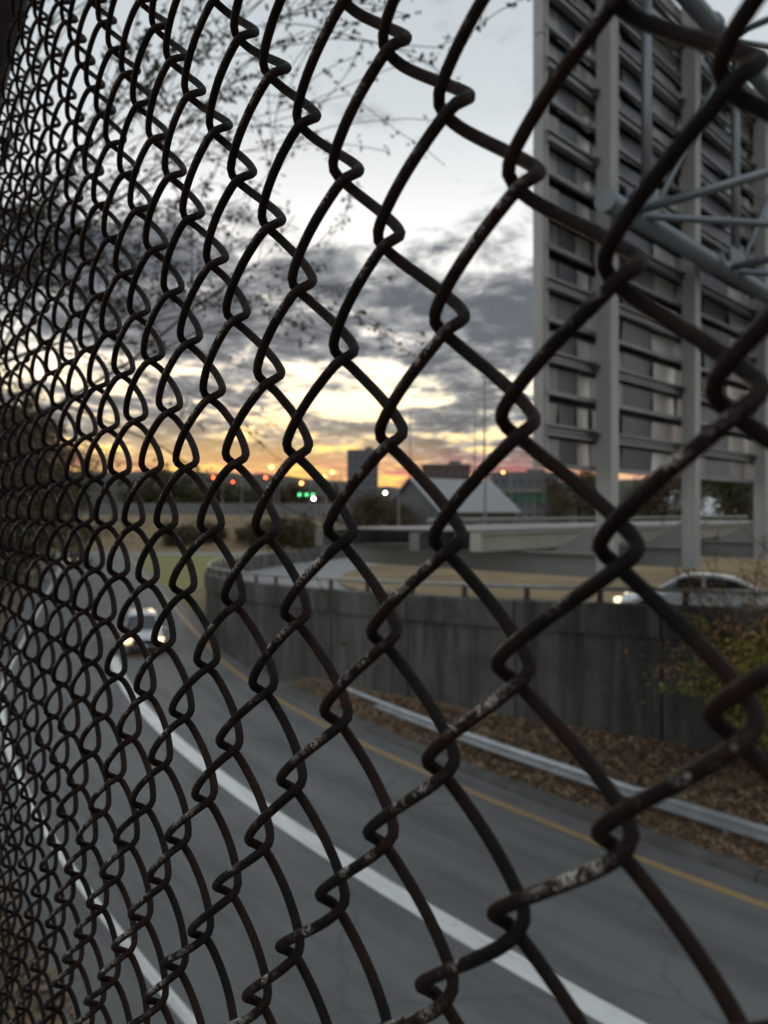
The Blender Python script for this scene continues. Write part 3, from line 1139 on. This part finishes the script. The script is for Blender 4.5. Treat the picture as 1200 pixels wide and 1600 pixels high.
# ------------------------------------------------------------------ cars
def car(name, label, pos, heading, paint, kind='sedan', lights='headlight', group=None):
    root = empty(name, label, 'car', tuple(pos), heading, group)      # +X of the car is its front
    if kind == 'sedan':
        Ln, W, Hh = 4.7, 1.82, 1.45
        belt = [(-2.35, 0.55), (-2.33, 0.80), (-2.18, 0.98), (-1.55, 1.02), (-0.9, 0.98), (0.8, 0.95), (1.25, 0.90), (1.9, 0.80), (2.22, 0.68), (2.33, 0.50)]
        roof = [(-1.75, 0.99), (-1.05, 1.34), (-0.55, 1.43), (0.05, 1.45), (0.45, 1.40), (1.22, 0.93)]
    else:
        Ln, W, Hh = 4.6, 1.86, 1.70
        belt = [(-2.28, 0.6), (-2.27, 0.9), (-2.2, 1.06), (-1.5, 1.08), (-0.9, 1.07), (0.85, 1.06), (1.3, 1.02), (1.9, 0.94), (2.2, 0.80), (2.3, 0.58)]
        roof = [(-2.18, 1.05), (-1.92, 1.55), (-1.2, 1.69), (0.0, 1.70), (0.45, 1.64), (1.25, 1.04)]
    # lower body: rings across the width, tucked in at the sills and shoulders
    xs = np.linspace(-2.32, 2.32, 29)
    bx, bz = zip(*belt)
    V, Fc = [], []
    wx = [1.35, 1.48]
    for x in xs:
        zt = float(np.interp(x, bx, bz))
        hw = W / 2 * (1 - 0.13 * max(0, (abs(x) - 1.5) / 0.82) ** 2.0)
        zl = 0.20 + 0.10 * max(0, (abs(x) - 1.9) / 0.42)
        for cx in (-1.38, 1.40):                                     # wheel arches
            d = abs(x - cx)
            if d < 0.38:
                zl = max(zl, math.sqrt(0.38 ** 2 - d ** 2) + 0.31)
        zm = min(zt - 0.06, max(zl + 0.05, 0.60))
        rows = [(hw * 0.93, zl), (hw * 0.99, (zl + zm) / 2), (hw, zm), (hw * 0.975, zm + (zt - zm) * 0.6), (hw * 0.90, zt - 0.015), (hw * 0.70, zt + 0.015), (0, zt + 0.035)]
        full = rows + [(-a, b) for a, b in reversed(rows[:-1])]
        V += [(x, a, b) for a, b in full]
    n = 13
    for i in range(len(xs) - 1):
        for j in range(n - 1):
            Fc.append((i * n + j, i * n + j + 1, (i + 1) * n + j + 1, (i + 1) * n + j))
    Fc.append(tuple(range(n)))
    Fc.append(tuple((len(xs) - 1) * n + j for j in reversed(range(n))))
    body = obj('body', V, Fc, paint, root, True)
    # greenhouse: glass shell with painted roof skin and pillars
    rx, rz = zip(*roof)
    gx = np.linspace(rx[0], rx[-1], 25)

    def shell(inset, zoff):
        v, f = [], []
        for x in gx:
            zt = float(np.interp(x, rx, rz)) - inset * 0.5 + zoff
            zb = float(np.interp(x, bx, bz)) - 0.03
            hb = W / 2 * 0.88 - inset
            ht = W / 2 * (0.88 - 0.20 * min(1, max(0, (zt - zb) / 0.5))) - inset
            rows = [(hb, zb), (ht + 0.02, zb + (zt - zb) * 0.86), (ht * 0.92, zt - 0.005), (ht * 0.5, zt + 0.02), (0, zt + 0.025)]
            full = rows + [(-a, b) for a, b in reversed(rows[:-1])]
            v += [(x, a, b) for a, b in full]
        k = 9
        for i in range(len(gx) - 1):
            for j in range(k - 1):
                f.append((i * k + j, i * k + j + 1, (i + 1) * k + j + 1, (i + 1) * k + j))
        return v, f
    v, f = shell(0.012, 0)
    obj('glass', v, f, 'car_glass', root, True)
    v, f = shell(0.0, 0.012)
    k = 8
    keep = []
    for q, face in enumerate(f):
        i, j = divmod(q, k)
        xm = (gx[i] + gx[i + 1]) / 2
        zt = float(np.interp(xm, rx, rz))
        top = j in (1, 2, 3, 4, 5, 6)
        if top and zt > Hh - 0.10:
            keep.append(face)
        elif j in (1, 6) and zt > Hh - 0.45:
            keep.append(face)
        elif j in (0, 7) and (abs(xm + 0.25) < 0.05):
            keep.append(face)
    obj('roof', v, keep, paint, root, True)
    # wheels
    for cx in (-1.38, 1.40):
        for sy in (-1, 1):
            y = sy * (W / 2 - 0.13)
            mb = MB()
            a = np.linspace(0, 2 * math.pi, 25)
            v, f = [], []
            prof = [(0.20, -0.10), (0.30, -0.11), (0.335, -0.07), (0.335, 0.07), (0.30, 0.11), (0.20, 0.10)]
            for t in a[:-1]:
                for r_, o_ in prof:
                    v.append((cx + r_ * math.cos(t), y + o_, 0.335 + r_ * math.sin(t)))
            m_ = len(prof)
            for i in range(24):
                for j in range(m_):
                    f.append((i * m_ + j, i * m_ + (j + 1) % m_, ((i + 1) % 24) * m_ + (j + 1) % m_, ((i + 1) % 24) * m_ + j))
            wh = obj('wheel', v, f, 'rubber', root, True)
            mb = MB()
            mb.tube([(cx, y + sy * 0.075, 0.335), (cx, y + sy * 0.088, 0.335)], 0.205, 20)
            for t in range(5):
                q = t * 2 * math.pi / 5
                mb.tube([(cx, y + sy * 0.095, 0.335), (cx + 0.19 * math.cos(q), y + sy * 0.095, 0.335 + 0.19 * math.sin(q))], 0.028, 6)
            mb.build('rim', 'alloy', wh)
    zf = float(np.interp(2.2, bx, bz))
    for sy in (-1, 1):
        mb = MB()
        c = np.array([2.17, sy * 0.66, zf - 0.06])
        mb.box(c, (0.20, 0.34, 0.15), Matrix.Rotation(-sy * 0.35, 3, 'Z'))
        mb.build('headlight', lights, root)
        mb = MB()
        mb.box((-2.26, sy * 0.66, 0.84), (0.14, 0.34, 0.16), Matrix.Rotation(sy * 0.35, 3, 'Z'))
        mb.build('tail_light', 'tail_lens', root)
        mb = MB()
        mb.box((0.86, sy * (W / 2 + 0.06), 1.0), (0.12, 0.20, 0.13))
        mb.build('mirror', paint, root)
        for hx in (0.1, -0.85):
            mb = MB()
            mb.box((hx, sy * (W / 2 * 0.985), 0.86), (0.17, 0.03, 0.03))
            mb.build('door_handle', paint, root)
    mb = MB()
    mb.box((2.30, 0, zf - 0.12), (0.06, 0.92, 0.14))
    mb.box((2.31, 0, 0.36), (0.06, 1.25, 0.16))
    mb.build('grille', 'black_trim', root)
    mb = MB()
    mb.box((2.345, 0, 0.50), (0.012, 0.32, 0.12))
    mb.build('number_plate', 'plate_white', root)
    return root


h_suv = math.atan2(-0.937, 0.348)
car('oncoming_car', 'grey car with lit headlights coming up the lower road', (-11.2, 35.4, 0.0), h_suv, 'grey_paint', 'suv', 'headlight')
car('silver_car', 'silver sedan driving on the loop road behind the curved wall', (9.4, 22.9, loop_z(math.atan2(22.9 - WC[1], 9.4 - WC[0])) + 0.005), math.atan2(0.48, -0.877), 'silver_paint', 'sedan', 'headlight_soft')
car('distant_car', 'far off car with orange headlights on the straight of the lower road', (-37.5, 93, 0.0), h_suv, 'grey_paint', 'sedan', 'headlight')


# ------------------------------------------------------------------ vegetation
def grow(pts_out, p, d, length, r, depth, droop, spread, tips, rnd, segs=6):
    pts = [p.copy()]
    rad = [r]
    for i in range(segs):
        d = d + Vector((rnd.gauss(0, 0.12), rnd.gauss(0, 0.12), rnd.gauss(0, 0.08) - droop))
        d.normalize()
        p = p + d * (length / segs)
        pts.append(p.copy())
        rad.append(r * (1 - 0.75 * (i + 1) / segs))
        if depth > 0 and i >= 1:
            for _ in range(1 if rnd.random() < 0.75 else 2):
                ax = Vector((rnd.gauss(0, 1), rnd.gauss(0, 1), rnd.gauss(0, 1))).normalized()
                nd = (Matrix.Rotation(rnd.uniform(0.4, 1.0) * spread, 3, ax) @ d).normalized()
                grow(pts_out, p.copy(), nd, length * rnd.uniform(0.42, 0.62), rad[-1] * 0.6, depth - 1, droop * 1.2, spread, tips, rnd, max(3, segs - 1))
        if depth <= 1:
            tips.append((p.copy(), d.copy()))
            if depth == 0:
                tips.append((pts[-2].lerp(p, 0.5), d.copy()))
    pts_out.append((pts, rad))


def leaf_mesh(tips, per, size, jitter, rnd, share=1.0):
    v, f = [], []
    for p, d in tips:
        if rnd.random() > share:
            continue
        for _ in range(per if isinstance(per, int) else (int(per) + (rnd.random() < per % 1))):
            c = p + Vector((rnd.gauss(0, jitter), rnd.gauss(0, jitter), rnd.gauss(0, jitter)))
            u = Vector((rnd.gauss(0, 1), rnd.gauss(0, 1), rnd.gauss(0, 0.7) - 0.3)).normalized()
            w = u.orthogonal().normalized()
            w = Matrix.Rotation(rnd.uniform(0, 6.28), 3, u) @ w
            s_ = size * rnd.uniform(0.6, 1.3)
            b = len(v)
            v += [tuple(c), tuple(c + u * s_ * 0.5 + w * s_ * 0.28), tuple(c + u * s_), tuple(c + u * s_ * 0.5 - w * s_ * 0.28)]
            f.append((b, b + 1, b + 2, b + 3))
    return v, f


def tree(name, label, base, limbs, leaf_m, seed, per=3, leaf=0.07, jit=0.18, depth=3, droop=0.05, spread=1.0, cat='tree', trunk=None, group=None, share=1.0):
    rnd = random.Random(seed)
    base = Vector(base)
    root = empty(name, label, cat, tuple(base), 0, group)
    paths, tips = [], []
    mb = MB()
    if trunk:
        h, r = trunk
        pts = [Vector((rnd.gauss(0, 0.06) * i, rnd.gauss(0, 0.06) * i, -0.15 + (h + 0.15) * i / 6)) for i in range(7)]
        mb.tube([tuple(q) for q in pts], [r * (1 - 0.5 * i / 6) for i in range(7)], 10)
        top = pts[-1]
    else:
        top = Vector((0, 0, 0))
    for (start, d, ln, r) in limbs:
        grow(paths, Vector(start), Vector(d).normalized(), ln, r, depth, droop, spread, tips, rnd)
    for pts, rad in paths:
        mb.tube([tuple(q) for q in pts], np.maximum(rad, 0.007), 5 if rad[0] < 0.05 else 8, False)
    mb.build('trunk' if trunk else 'stems', 'bark', root, True)
    v, f = leaf_mesh(tips, per, leaf, jit, rnd, share)
    obj('crown', v, f, leaf_m, root)
    return root, len(tips)


info = []
# big tree left of the road, just out of the frame; its limbs reach across the top left
tb = Vector((-8.6, 13.2, 0.0))
limbs = []
for tip_px in ((560, 170, 11.0), (470, 60, 11.5), (430, 160, 12), (330, 300, 12.5), (250, 200, 12.5), (150, 500, 14), (120, 120, 13), (330, 20, 11.5), (200, 340, 13.5)):
    tip = Vector(px(*tip_px)) - tb
    st = Vector((0.3, -0.3, 6.0 + random.uniform(0, 4.5)))
    d = tip - st
    limbs.append((st, d + Vector((0, 0, d.length * 0.16)), d.length * 0.82, 0.05))
info.append(tree('overhanging_tree', 'sparse dark tree whose leafy limbs reach in at the top left', tb, limbs, 'leaf_olive', 5, per=5, leaf=0.10, jit=0.055, depth=2, droop=0.045, spread=0.9, trunk=(11.5, 0.30), share=0.45)[1])


def simple_tree(name, label, base, h, rad, leaf_m, seed, per=3, leaf=0.25, jit=0.5, group=None):
    rnd = random.Random(seed)
    limbs = []
    for i in range(9):
        z = h * (0.25 + 0.08 * i)
        a = i * 2.4 + rnd.random()
        limbs.append(((0, 0, z), (math.cos(a), math.sin(a), 0.55), rad * (1.05 - 0.05 * i), 0.03 * h / 4))
    info.append(tree(name, label, base, limbs, leaf_m, seed, per, leaf, jit, 2, 0.02, 1.0, trunk=(h * 0.92, 0.03 * h), group=group)[1])


def beside(r_, s_):
    p = road_pt(r_, s_)
    return (p[0], p[1], -0.05)


for lb, rr_, ss_, h_, ra_, lm_ in (
        ('olive tree at the left edge beside the lower road, nearest the camera', 84.5, 86, 8.5, 4.2, 'leaf_olive'),
        ('brown leaved tree next after the nearest olive one left of the road', 86.0, 96, 11.0, 5.0, 'leaf_brown'),
        ('tall dark olive tree standing left of the straight road', 88.0, 107, 15.0, 6.5, 'leaf_olive'),
        ('low brown tree close to the left edge of the straight road', 85.5, 118, 9, 5.5, 'leaf_brown'),
        ('far dark olive tree left of the straight road', 87.5, 131, 15.0, 7.5, 'leaf_olive'),
        ('farthest brown tree left of the straight road', 87.0, 150, 13.0, 7, 'leaf_brown')):
    simple_tree('roadside_tree', lb, beside(rr_, ss_), h_, ra_, lm_, int(ss_), 7, 0.20 + 0.0012 * ss_, 0.40)

# autumn shrubs against the wall at the right
def shrub(name, label, base, h, rad, leaf_m, seed, per=3, leaf=0.07, jit=0.09, n=16):
    rnd = random.Random(seed)
    limbs = []
    for i in range(n):
        a = i * 2.4
        k = rnd.uniform(0.15, 0.8)
        limbs.append(((0.1 * math.cos(a), 0.1 * math.sin(a), 0), (k * math.cos(a) * rad / h * 1.6, k * math.sin(a) * rad / h * 1.6, 1), h * rnd.uniform(0.7, 1.1), 0.018))
    info.append(tree(name, label, base, limbs, leaf_m, seed, per, leaf, jit, 2, 0.03, 0.9, 'shrub')[1])


def on_base(x, y, Y):
    p = px(x, y, Y)
    return (p[0], p[1], bank_z(p[0], p[1]) - 0.05)


shrub('wall_shrub', 'yellow green shrub at the foot of the wall by the right edge', on_base(1240, 1185, 15.6), 2.0, 0.7, 'leaf_green', 31, 5, 0.10, 0.10)
shrub('wall_shrub', 'orange brown shrub standing up to the parapet at the right edge', on_base(1268, 1180, 15.2), 3.7, 0.9, 'leaf_orange', 32, 2.0, 0.075, 0.12)


# ------------------------------------------------------------------ far background
def hills():
    v, f = [], []
    xs = np.linspace(-900, 1100, 260)
    rows = [(380, 0.0), (420, 0.45), (470, 0.8), (520, 1.0), (600, 1.0)]
    for y, k in rows:
        for x in xs:
            ang = x / 520
            h = 6.3 + 520 * (0.043 + 0.010 * mnoise.noise((ang * 3.1, 2, 0)) + 0.010 * math.exp(-((ang + 0.33) / 0.2) ** 2) - 0.012 * math.exp(-((ang - 0.05) / 0.12) ** 2))
            h += 2.0 * mnoise.noise((x * 0.09, y * 0.1, 5)) + 1.2 * mnoise.noise((x * 0.3, y * 0.3, 9))
            v.append((x, y + 20 * mnoise.noise((x * 0.02, y, 3)), max(-0.1, h * k) - 0.05))
    n = len(xs)
    for j in range(len(rows) - 1):
        for i in range(n - 1):
            f.append((j * n + i, j * n + i + 1, (j + 1) * n + i + 1, (j + 1) * n + i))
    o = obj('hills', v, f, 'wooded_hill', smooth=True)
    o['kind'] = 'structure'


hills()


def mound(name, m, x0, x1, y0, y1, h, seed):
    v, f = [], []
    nx, ny = 40, 12
    for j in range(ny + 1):
        for i in range(nx + 1):
            a, b = i / nx, j / ny
            x, y = x0 + (x1 - x0) * a, y0 + (y1 - y0) * b
            k = min(1, b * 2.2) * min(1, a * 6, (1 - a) * 6)
            z = h * k * k * (3 - 2 * k) + 0.25 * mnoise.noise((x * 0.2, y * 0.2, seed)) * k
            v.append((x, y, z - 0.06))
    for j in range(ny):
        for i in range(nx):
            q = j * (nx + 1) + i
            f.append((q, q + 1, q + nx + 2, q + nx + 1))
    o = obj(name, v, f, m, smooth=True)
    o['kind'] = 'structure'


mound('field_bank', 'tan_grass', -110, -2, 124, 200, 5.6, 3)
# flat lawn strip between the straight road and the loop, and a cross road
def flat(name, pts, z, m):
    o = obj(name, [(x, y, z) for x, y in pts], [tuple(range(len(pts)))], m)
    o['kind'] = 'structure'


flat('lawn', [(-16.8, 60), (-3, 84), (0, 112), (-37, 112)], -0.010, 'green_grass')
flat('cross_road', [(-90, 114), (2, 112), (2, 119), (-90, 121)], -0.008, 'asphalt_pale')


def noise_wall():
    root = empty('noise_barrier', 'long grey barrier along the top of the far grass bank', 'barrier', (-45, 185, 5.4))
    x = -85
    while x < -8:
        mb = MB()
        mb.box((x + 45 + 2, 0, 1.4), (3.9, 0.2, 3.2))
        mb.build('barrier_panel', 'far_wall_grey', root)
        mb = MB()
        mb.box((x + 45, 0, 1.5), (0.25, 0.35, 3.5))
        mb.build('barrier_post', 'far_concrete', root)
        x += 4.2


noise_wall()


def gable_house(name, label, c, w, d, h_eave, h_ridge, rz, wall_m, roof_m, nwin=4):
    root = empty(name, label, 'building', c, rz)
    mb = MB()
    prof = [(-w / 2, -0.1), (w / 2, -0.1), (w / 2, h_eave), (0, h_ridge - 0.15), (-w / 2, h_eave)]
    mb.prism(prof, (0, 0, 0), (1, 0, 0), (0, 0, 1), (0, 1, 0), -d / 2, d / 2)
    mb.build('wall', wall_m, root)
    ov = 0.7
    sl = (h_ridge - h_eave) / (w / 2)
    for sg in (-1, 1):
        mb = MB()
        a = np.array([0, 0, h_ridge])
        b = np.array([sg * (w / 2 + ov), 0, h_eave - sl * ov])
        u = (b - a) / np.linalg.norm(b - a)
        nn = np.array([-u[2] * sg, 0, abs(u[0])])
        mb.frame_box(a, u, (0, 1, 0), nn, 0.0 if sg > 0 else 0.03, np.linalg.norm(b - a), -d / 2 - ov, d / 2 + ov, 0.0, 0.25)
        mb.build('roof', roof_m, root)
    for sg in (-1, 1):
        for i in range(nwin):
            y = -d / 2 + d * (i + 0.5) / nwin
            mb = MB()
            mb.box((sg * (w / 2 + 0.02), y, h_eave * 0.55), (0.12, d / nwin * 0.5, 1.8))
            mb.build('window', 'far_glass', root)
    mb = MB()
    mb.box((0, -d / 2 - 0.03, 1.6), (3.2, 0.12, 3.2))
    mb.build('door', 'far_glass', root)
    return root


gable_house('warehouse', 'grey gabled building with a pale roof behind the sign walkway', (11.2, 128, 0), 13, 17, 6.6, 11.6, R(-52), 'far_wall_grey', 'far_roof_pale')
gable_house('white_shed', 'small shed with a bright white roof seen between the sign posts', (52, 122, 0), 8, 8, 6.0, 8.4, R(35), 'far_wall_grey', 'dome_white', 2)


def dome():
    root = empty('salt_dome', 'white rounded dome roof seen between the sign posts', 'dome', (46.5, 128, 0))
    v, f = [], []
    n, k = 32, 10
    prof = [(4.6, 0), (4.6, 6.4)] + [(4.6 * math.cos(t), 6.4 + 4.2 * math.sin(t)) for t in np.linspace(0.05, 1.5, 8)]
    for r_, z in prof:
        for i in range(n):
            a = 2 * math.pi * i / n
            v.append((r_ * math.cos(a), r_ * math.sin(a), z))
    for j in range(len(prof) - 1):
        for i in range(n):
            f.append((j * n + i, j * n + (i + 1) % n, (j + 1) * n + (i + 1) % n, (j + 1) * n + i))
    m = 2 * n
    obj('wall', v[:m], f[:n], 'far_wall_grey', root)
    obj('roof', [v[i] for i in range(n, len(v))], [tuple(q - n for q in g) for g in f[n:]], 'dome_white', root, True)


dome()


def green_bridge():
    root = empty('girder_bridge', 'low bridge with a dark green girder beyond the warehouse', 'bridge', (28, 152, 0))
    mb = MB()
    ibeam(mb, (0, 0, 9.2), (1, 0, 0), (0, 1, 0), UP, -9, 7, 0.7, 2.0, 0.12, 0.1)
    for x in np.arange(-8.5, 7, 1.6):
        mb.frame_box((x, 0, 9.2), (1, 0, 0), (0, 1, 0), UP, -0.04, 0.04, -0.34, -0.052, -0.86, 0.86)
    mb.build('girder', 'girder_green', root)
    mb = MB()
    mb.box((-1, 3.5, 10.45), (17, 7.6, 0.45))
    mb.build('deck', 'far_concrete', root)
    for x in (-10.4, 8.4):
        mb = MB()
        mb.box((x, 3.5, 5), (3, 8, 10.1))
        mb.build('abutment', 'far_concrete', root)


green_bridge()


def block(name, label, c, w, d, h, m, nx, nz):
    root = empty(name, label, 'building', c)
    mb = MB()
    mb.box((0, 0, h / 2 - 0.05), (w, d, h + 0.1))
    mb.build('wall', m, root)
    mb = MB()
    mb.box((0, 0, h + 0.3), (w + 0.3, d + 0.3, 0.6))
    mb.box((w * 0.2, 0, h + 1.3), (w * 0.25, d * 0.4, 1.6))
    mb.build('roof', 'far_wall_grey', root)
    me = None
    for i in range(nx):
        for j in range(nz):
            mb = MB()
            mb.box((-w / 2 + w * (i + 0.5) / nx, -d / 2 - 0.02, 2.5 + (h - 3.5) * (j + 0.5) / nz), (w / nx * 0.55, 0.16, (h - 3) / nz * 0.5))
            mb.build('window', 'far_glass', root)


block('office_block', 'blue grey office block on the skyline left of the warehouse', (-9, 330, 0), 13, 14, 32, 'far_block', 5, 8)
block('brick_block', 'low brick block on the skyline above the warehouse roof', (24, 300, 0), 18, 14, 24, 'far_brick', 6, 5)
block('long_block', 'long pale block on the skyline beside the sign', (54, 300, 0), 26, 14, 21, 'far_block', 8, 4)

# far thickets
for nm, lb, x, y, Y, h, rad, lm, sd in (
        ('thicket_bush', 'brown bush beside the warehouse on its left', 585, 805, 118, 6, 4.5, 'leaf_brown', 41),
        ('thicket_bush', 'brown thicket between the green bridge and the sign', 905, 805, 120, 9, 5, 'leaf_brown', 42),
        ('thicket_bush', 'dark green thicket under the sign near the right edge', 1135, 805, 100, 9, 5, 'leaf_olive', 43),
        ('thicket_bush', 'brown bush at the right end of the far grass bank', 455, 830, 108, 3.0, 3, 'leaf_brown', 44),
        ('thicket_bush', 'brown thicket under the sign between its posts', 1040, 805, 112, 8.5, 5, 'leaf_brown', 45)):
    p = px(x, y, Y)
    simple_tree(nm, lb, (p[0], p[1], 0 if nm != 'x' else 0), h * 1.25, rad, lm, sd, 4, 0.40, 0.6)


ORD = ('leftmost', 'second from the left', 'third from the left', 'fourth from the left', 'fifth from the left', 'sixth from the left',
       'seventh from the left', 'eighth from the left', 'ninth from the left', 'tenth from the left')
for i, (x, Y, h, rad, lm) in enumerate((
        (240, 210, 15, 7, 'leaf_olive'), (264, 205, 13, 7, 'leaf_olive'), (296, 215, 10.5, 6, 'leaf_brown'), (324, 208, 11.5, 6, 'leaf_olive'),
        (354, 220, 10, 6, 'leaf_brown'), (384, 212, 11, 6, 'leaf_olive'), (412, 225, 10, 6, 'leaf_brown'), (441, 210, 12, 6, 'leaf_brown'),
        (472, 222, 10, 6, 'leaf_olive'), (508, 214, 11, 6, 'leaf_brown'))):
    p = px(x, 797, Y)
    simple_tree('far_tree', 'small dark tree in the far treeline, ' + ORD[i], (p[0], p[1], 0), h, rad, lm, 60 + i, 4, 0.6, 0.7, group='far line of trees under the skyline')
for i, (x, y, lb) in enumerate(((280, 826, 'leftmost low shrub on the far grass bank'), (330, 818, 'low shrub on the far grass bank, second from the left'),
                                (395, 824, 'low shrub in the middle of the far grass bank'), (428, 812, 'low shrub high on the far grass bank'))):
    Y = 132 + 3 * (i % 2)
    p = px(x, y, Y)
    shrub('field_shrub', lb, (p[0], p[1], 0.9), 2.4, 2.2, 'leaf_brown', 80 + i, 3, 0.35, 0.3, 10)


def far_lamp(name, label, x, y, Y, m, r=0.28, cat='street lamp', housing=False, group=None):
    p = px(x, y, Y)
    root = empty(name, label, cat, (p[0], p[1], 0), 0, group)
    h = p[2]
    mb = MB()
    mb.tube([(1.6, 0.3, -0.1), (1.6, 0.3, h * 0.5), (1.6, 0.3, h + 0.5)], [0.13, 0.11, 0.08], 8)
    mb.tube([(1.6, 0.3, h + 0.42), (0.0, 0.3, h + 0.55)], 0.05, 6)
    mb.build('pole', 'pole_grey', root)
    mb = MB()
    if housing:
        mb.box((0, 0.32, h), (0.75, 0.25, 1.5))
    else:
        mb.box((0, 0.15, h + r + 0.12), (0.5, 0.9, 0.16))
    mb.build('housing', 'black_trim', root)
    v, f = [], []
    n, k = 12, 7
    for i in range(k + 1):
        t = math.pi * i / k
        for j in range(n):
            a = 2 * math.pi * j / n
            v.append((r * math.sin(t) * math.cos(a), r * math.sin(t) * math.sin(a) - 0.0, h + r * math.cos(t)))
    for i in range(k):
        for j in range(n):
            f.append((i * n + j, i * n + (j + 1) % n, (i + 1) * n + (j + 1) % n, (i + 1) * n + j))
    obj('lamp', v, f, m, root, True)


far_lamp('street_lamp', 'white street lamp on a pole left of the warehouse', 602, 767, 92, 'lamp_white', 0.17)
far_lamp('street_lamp', 'white street lamp low beside the green signals', 490, 776, 100, 'lamp_white', 0.20)
far_lamp('street_lamp', 'yellow street lamp under the brightest part of the sunset', 424, 727, 170, 'lamp_yellow', 0.38)
far_lamp('street_lamp', 'right one of the two yellow lamps near the office block', 519, 735, 150, 'lamp_yellow', 0.30)
far_lamp('street_lamp', 'left one of the two yellow lamps near the office block', 507, 741, 152, 'lamp_yellow', 0.22)
far_lamp('street_lamp', 'orange street lamp above the green signals', 471, 752, 140, 'lamp_orange', 0.30)
far_lamp('street_lamp', 'small orange lamp right of the orange street lamp', 506, 752, 146, 'lamp_orange', 0.17)
far_lamp('street_lamp', 'orange lamp on the skyline just left of the sign', 786, 735, 150, 'lamp_orange', 0.26)
for xx, lb in ((333, 'red signal at the left of the far bank'), (415, 'red signal right of the sunset over the far bank'), (364, 'dim red signal low between the two others')):
    far_lamp('traffic_signal', lb, xx, 743 if xx != 364 else 750, 140, 'lamp_red', 0.27 if xx != 364 else 0.18, 'traffic signal', True)
for xx, lb in ((468, 'leftmost of the three green signals'), (479, 'middle one of the three green signals'), (489, 'rightmost of the three green signals')):
    far_lamp('traffic_signal', lb, xx, 770, 138, 'lamp_green', 0.24, 'traffic signal', True)


def mast(label, x, ytop, Y, r=0.16):
    p = px(x, ytop, Y)
    root = empty('tall_mast', label, 'mast', (p[0], p[1], 0))
    mb = MB()
    mb.tube([(0, 0, -0.1), (0, 0, p[2])], [r * 1.6, r], 8)
    mb.build('pole', 'pole_grey', root)
    mb = MB()
    mb.box((0, 0, p[2] + 0.1), (1.6, 0.5, 0.2))
    mb.build('head', 'pole_grey', root)


mast('tallest thin mast rising into the sky left of the sign', 757, 585, 150)
mast('thin mast on the skyline left of the tallest one', 742, 640, 170, 0.12)
mast('thin mast on the skyline above the warehouse', 641, 640, 200, 0.14)
mast('short pole standing beside the warehouse roof', 758, 738, 105, 0.14)

# dark parked vehicle by the cross road
car('parked_car', 'dark parked car on the cross road below the green signals', (-9.5, 116, 0.0), 0.05, 'black_trim', 'suv', 'chrome')
print('TIPS', info)
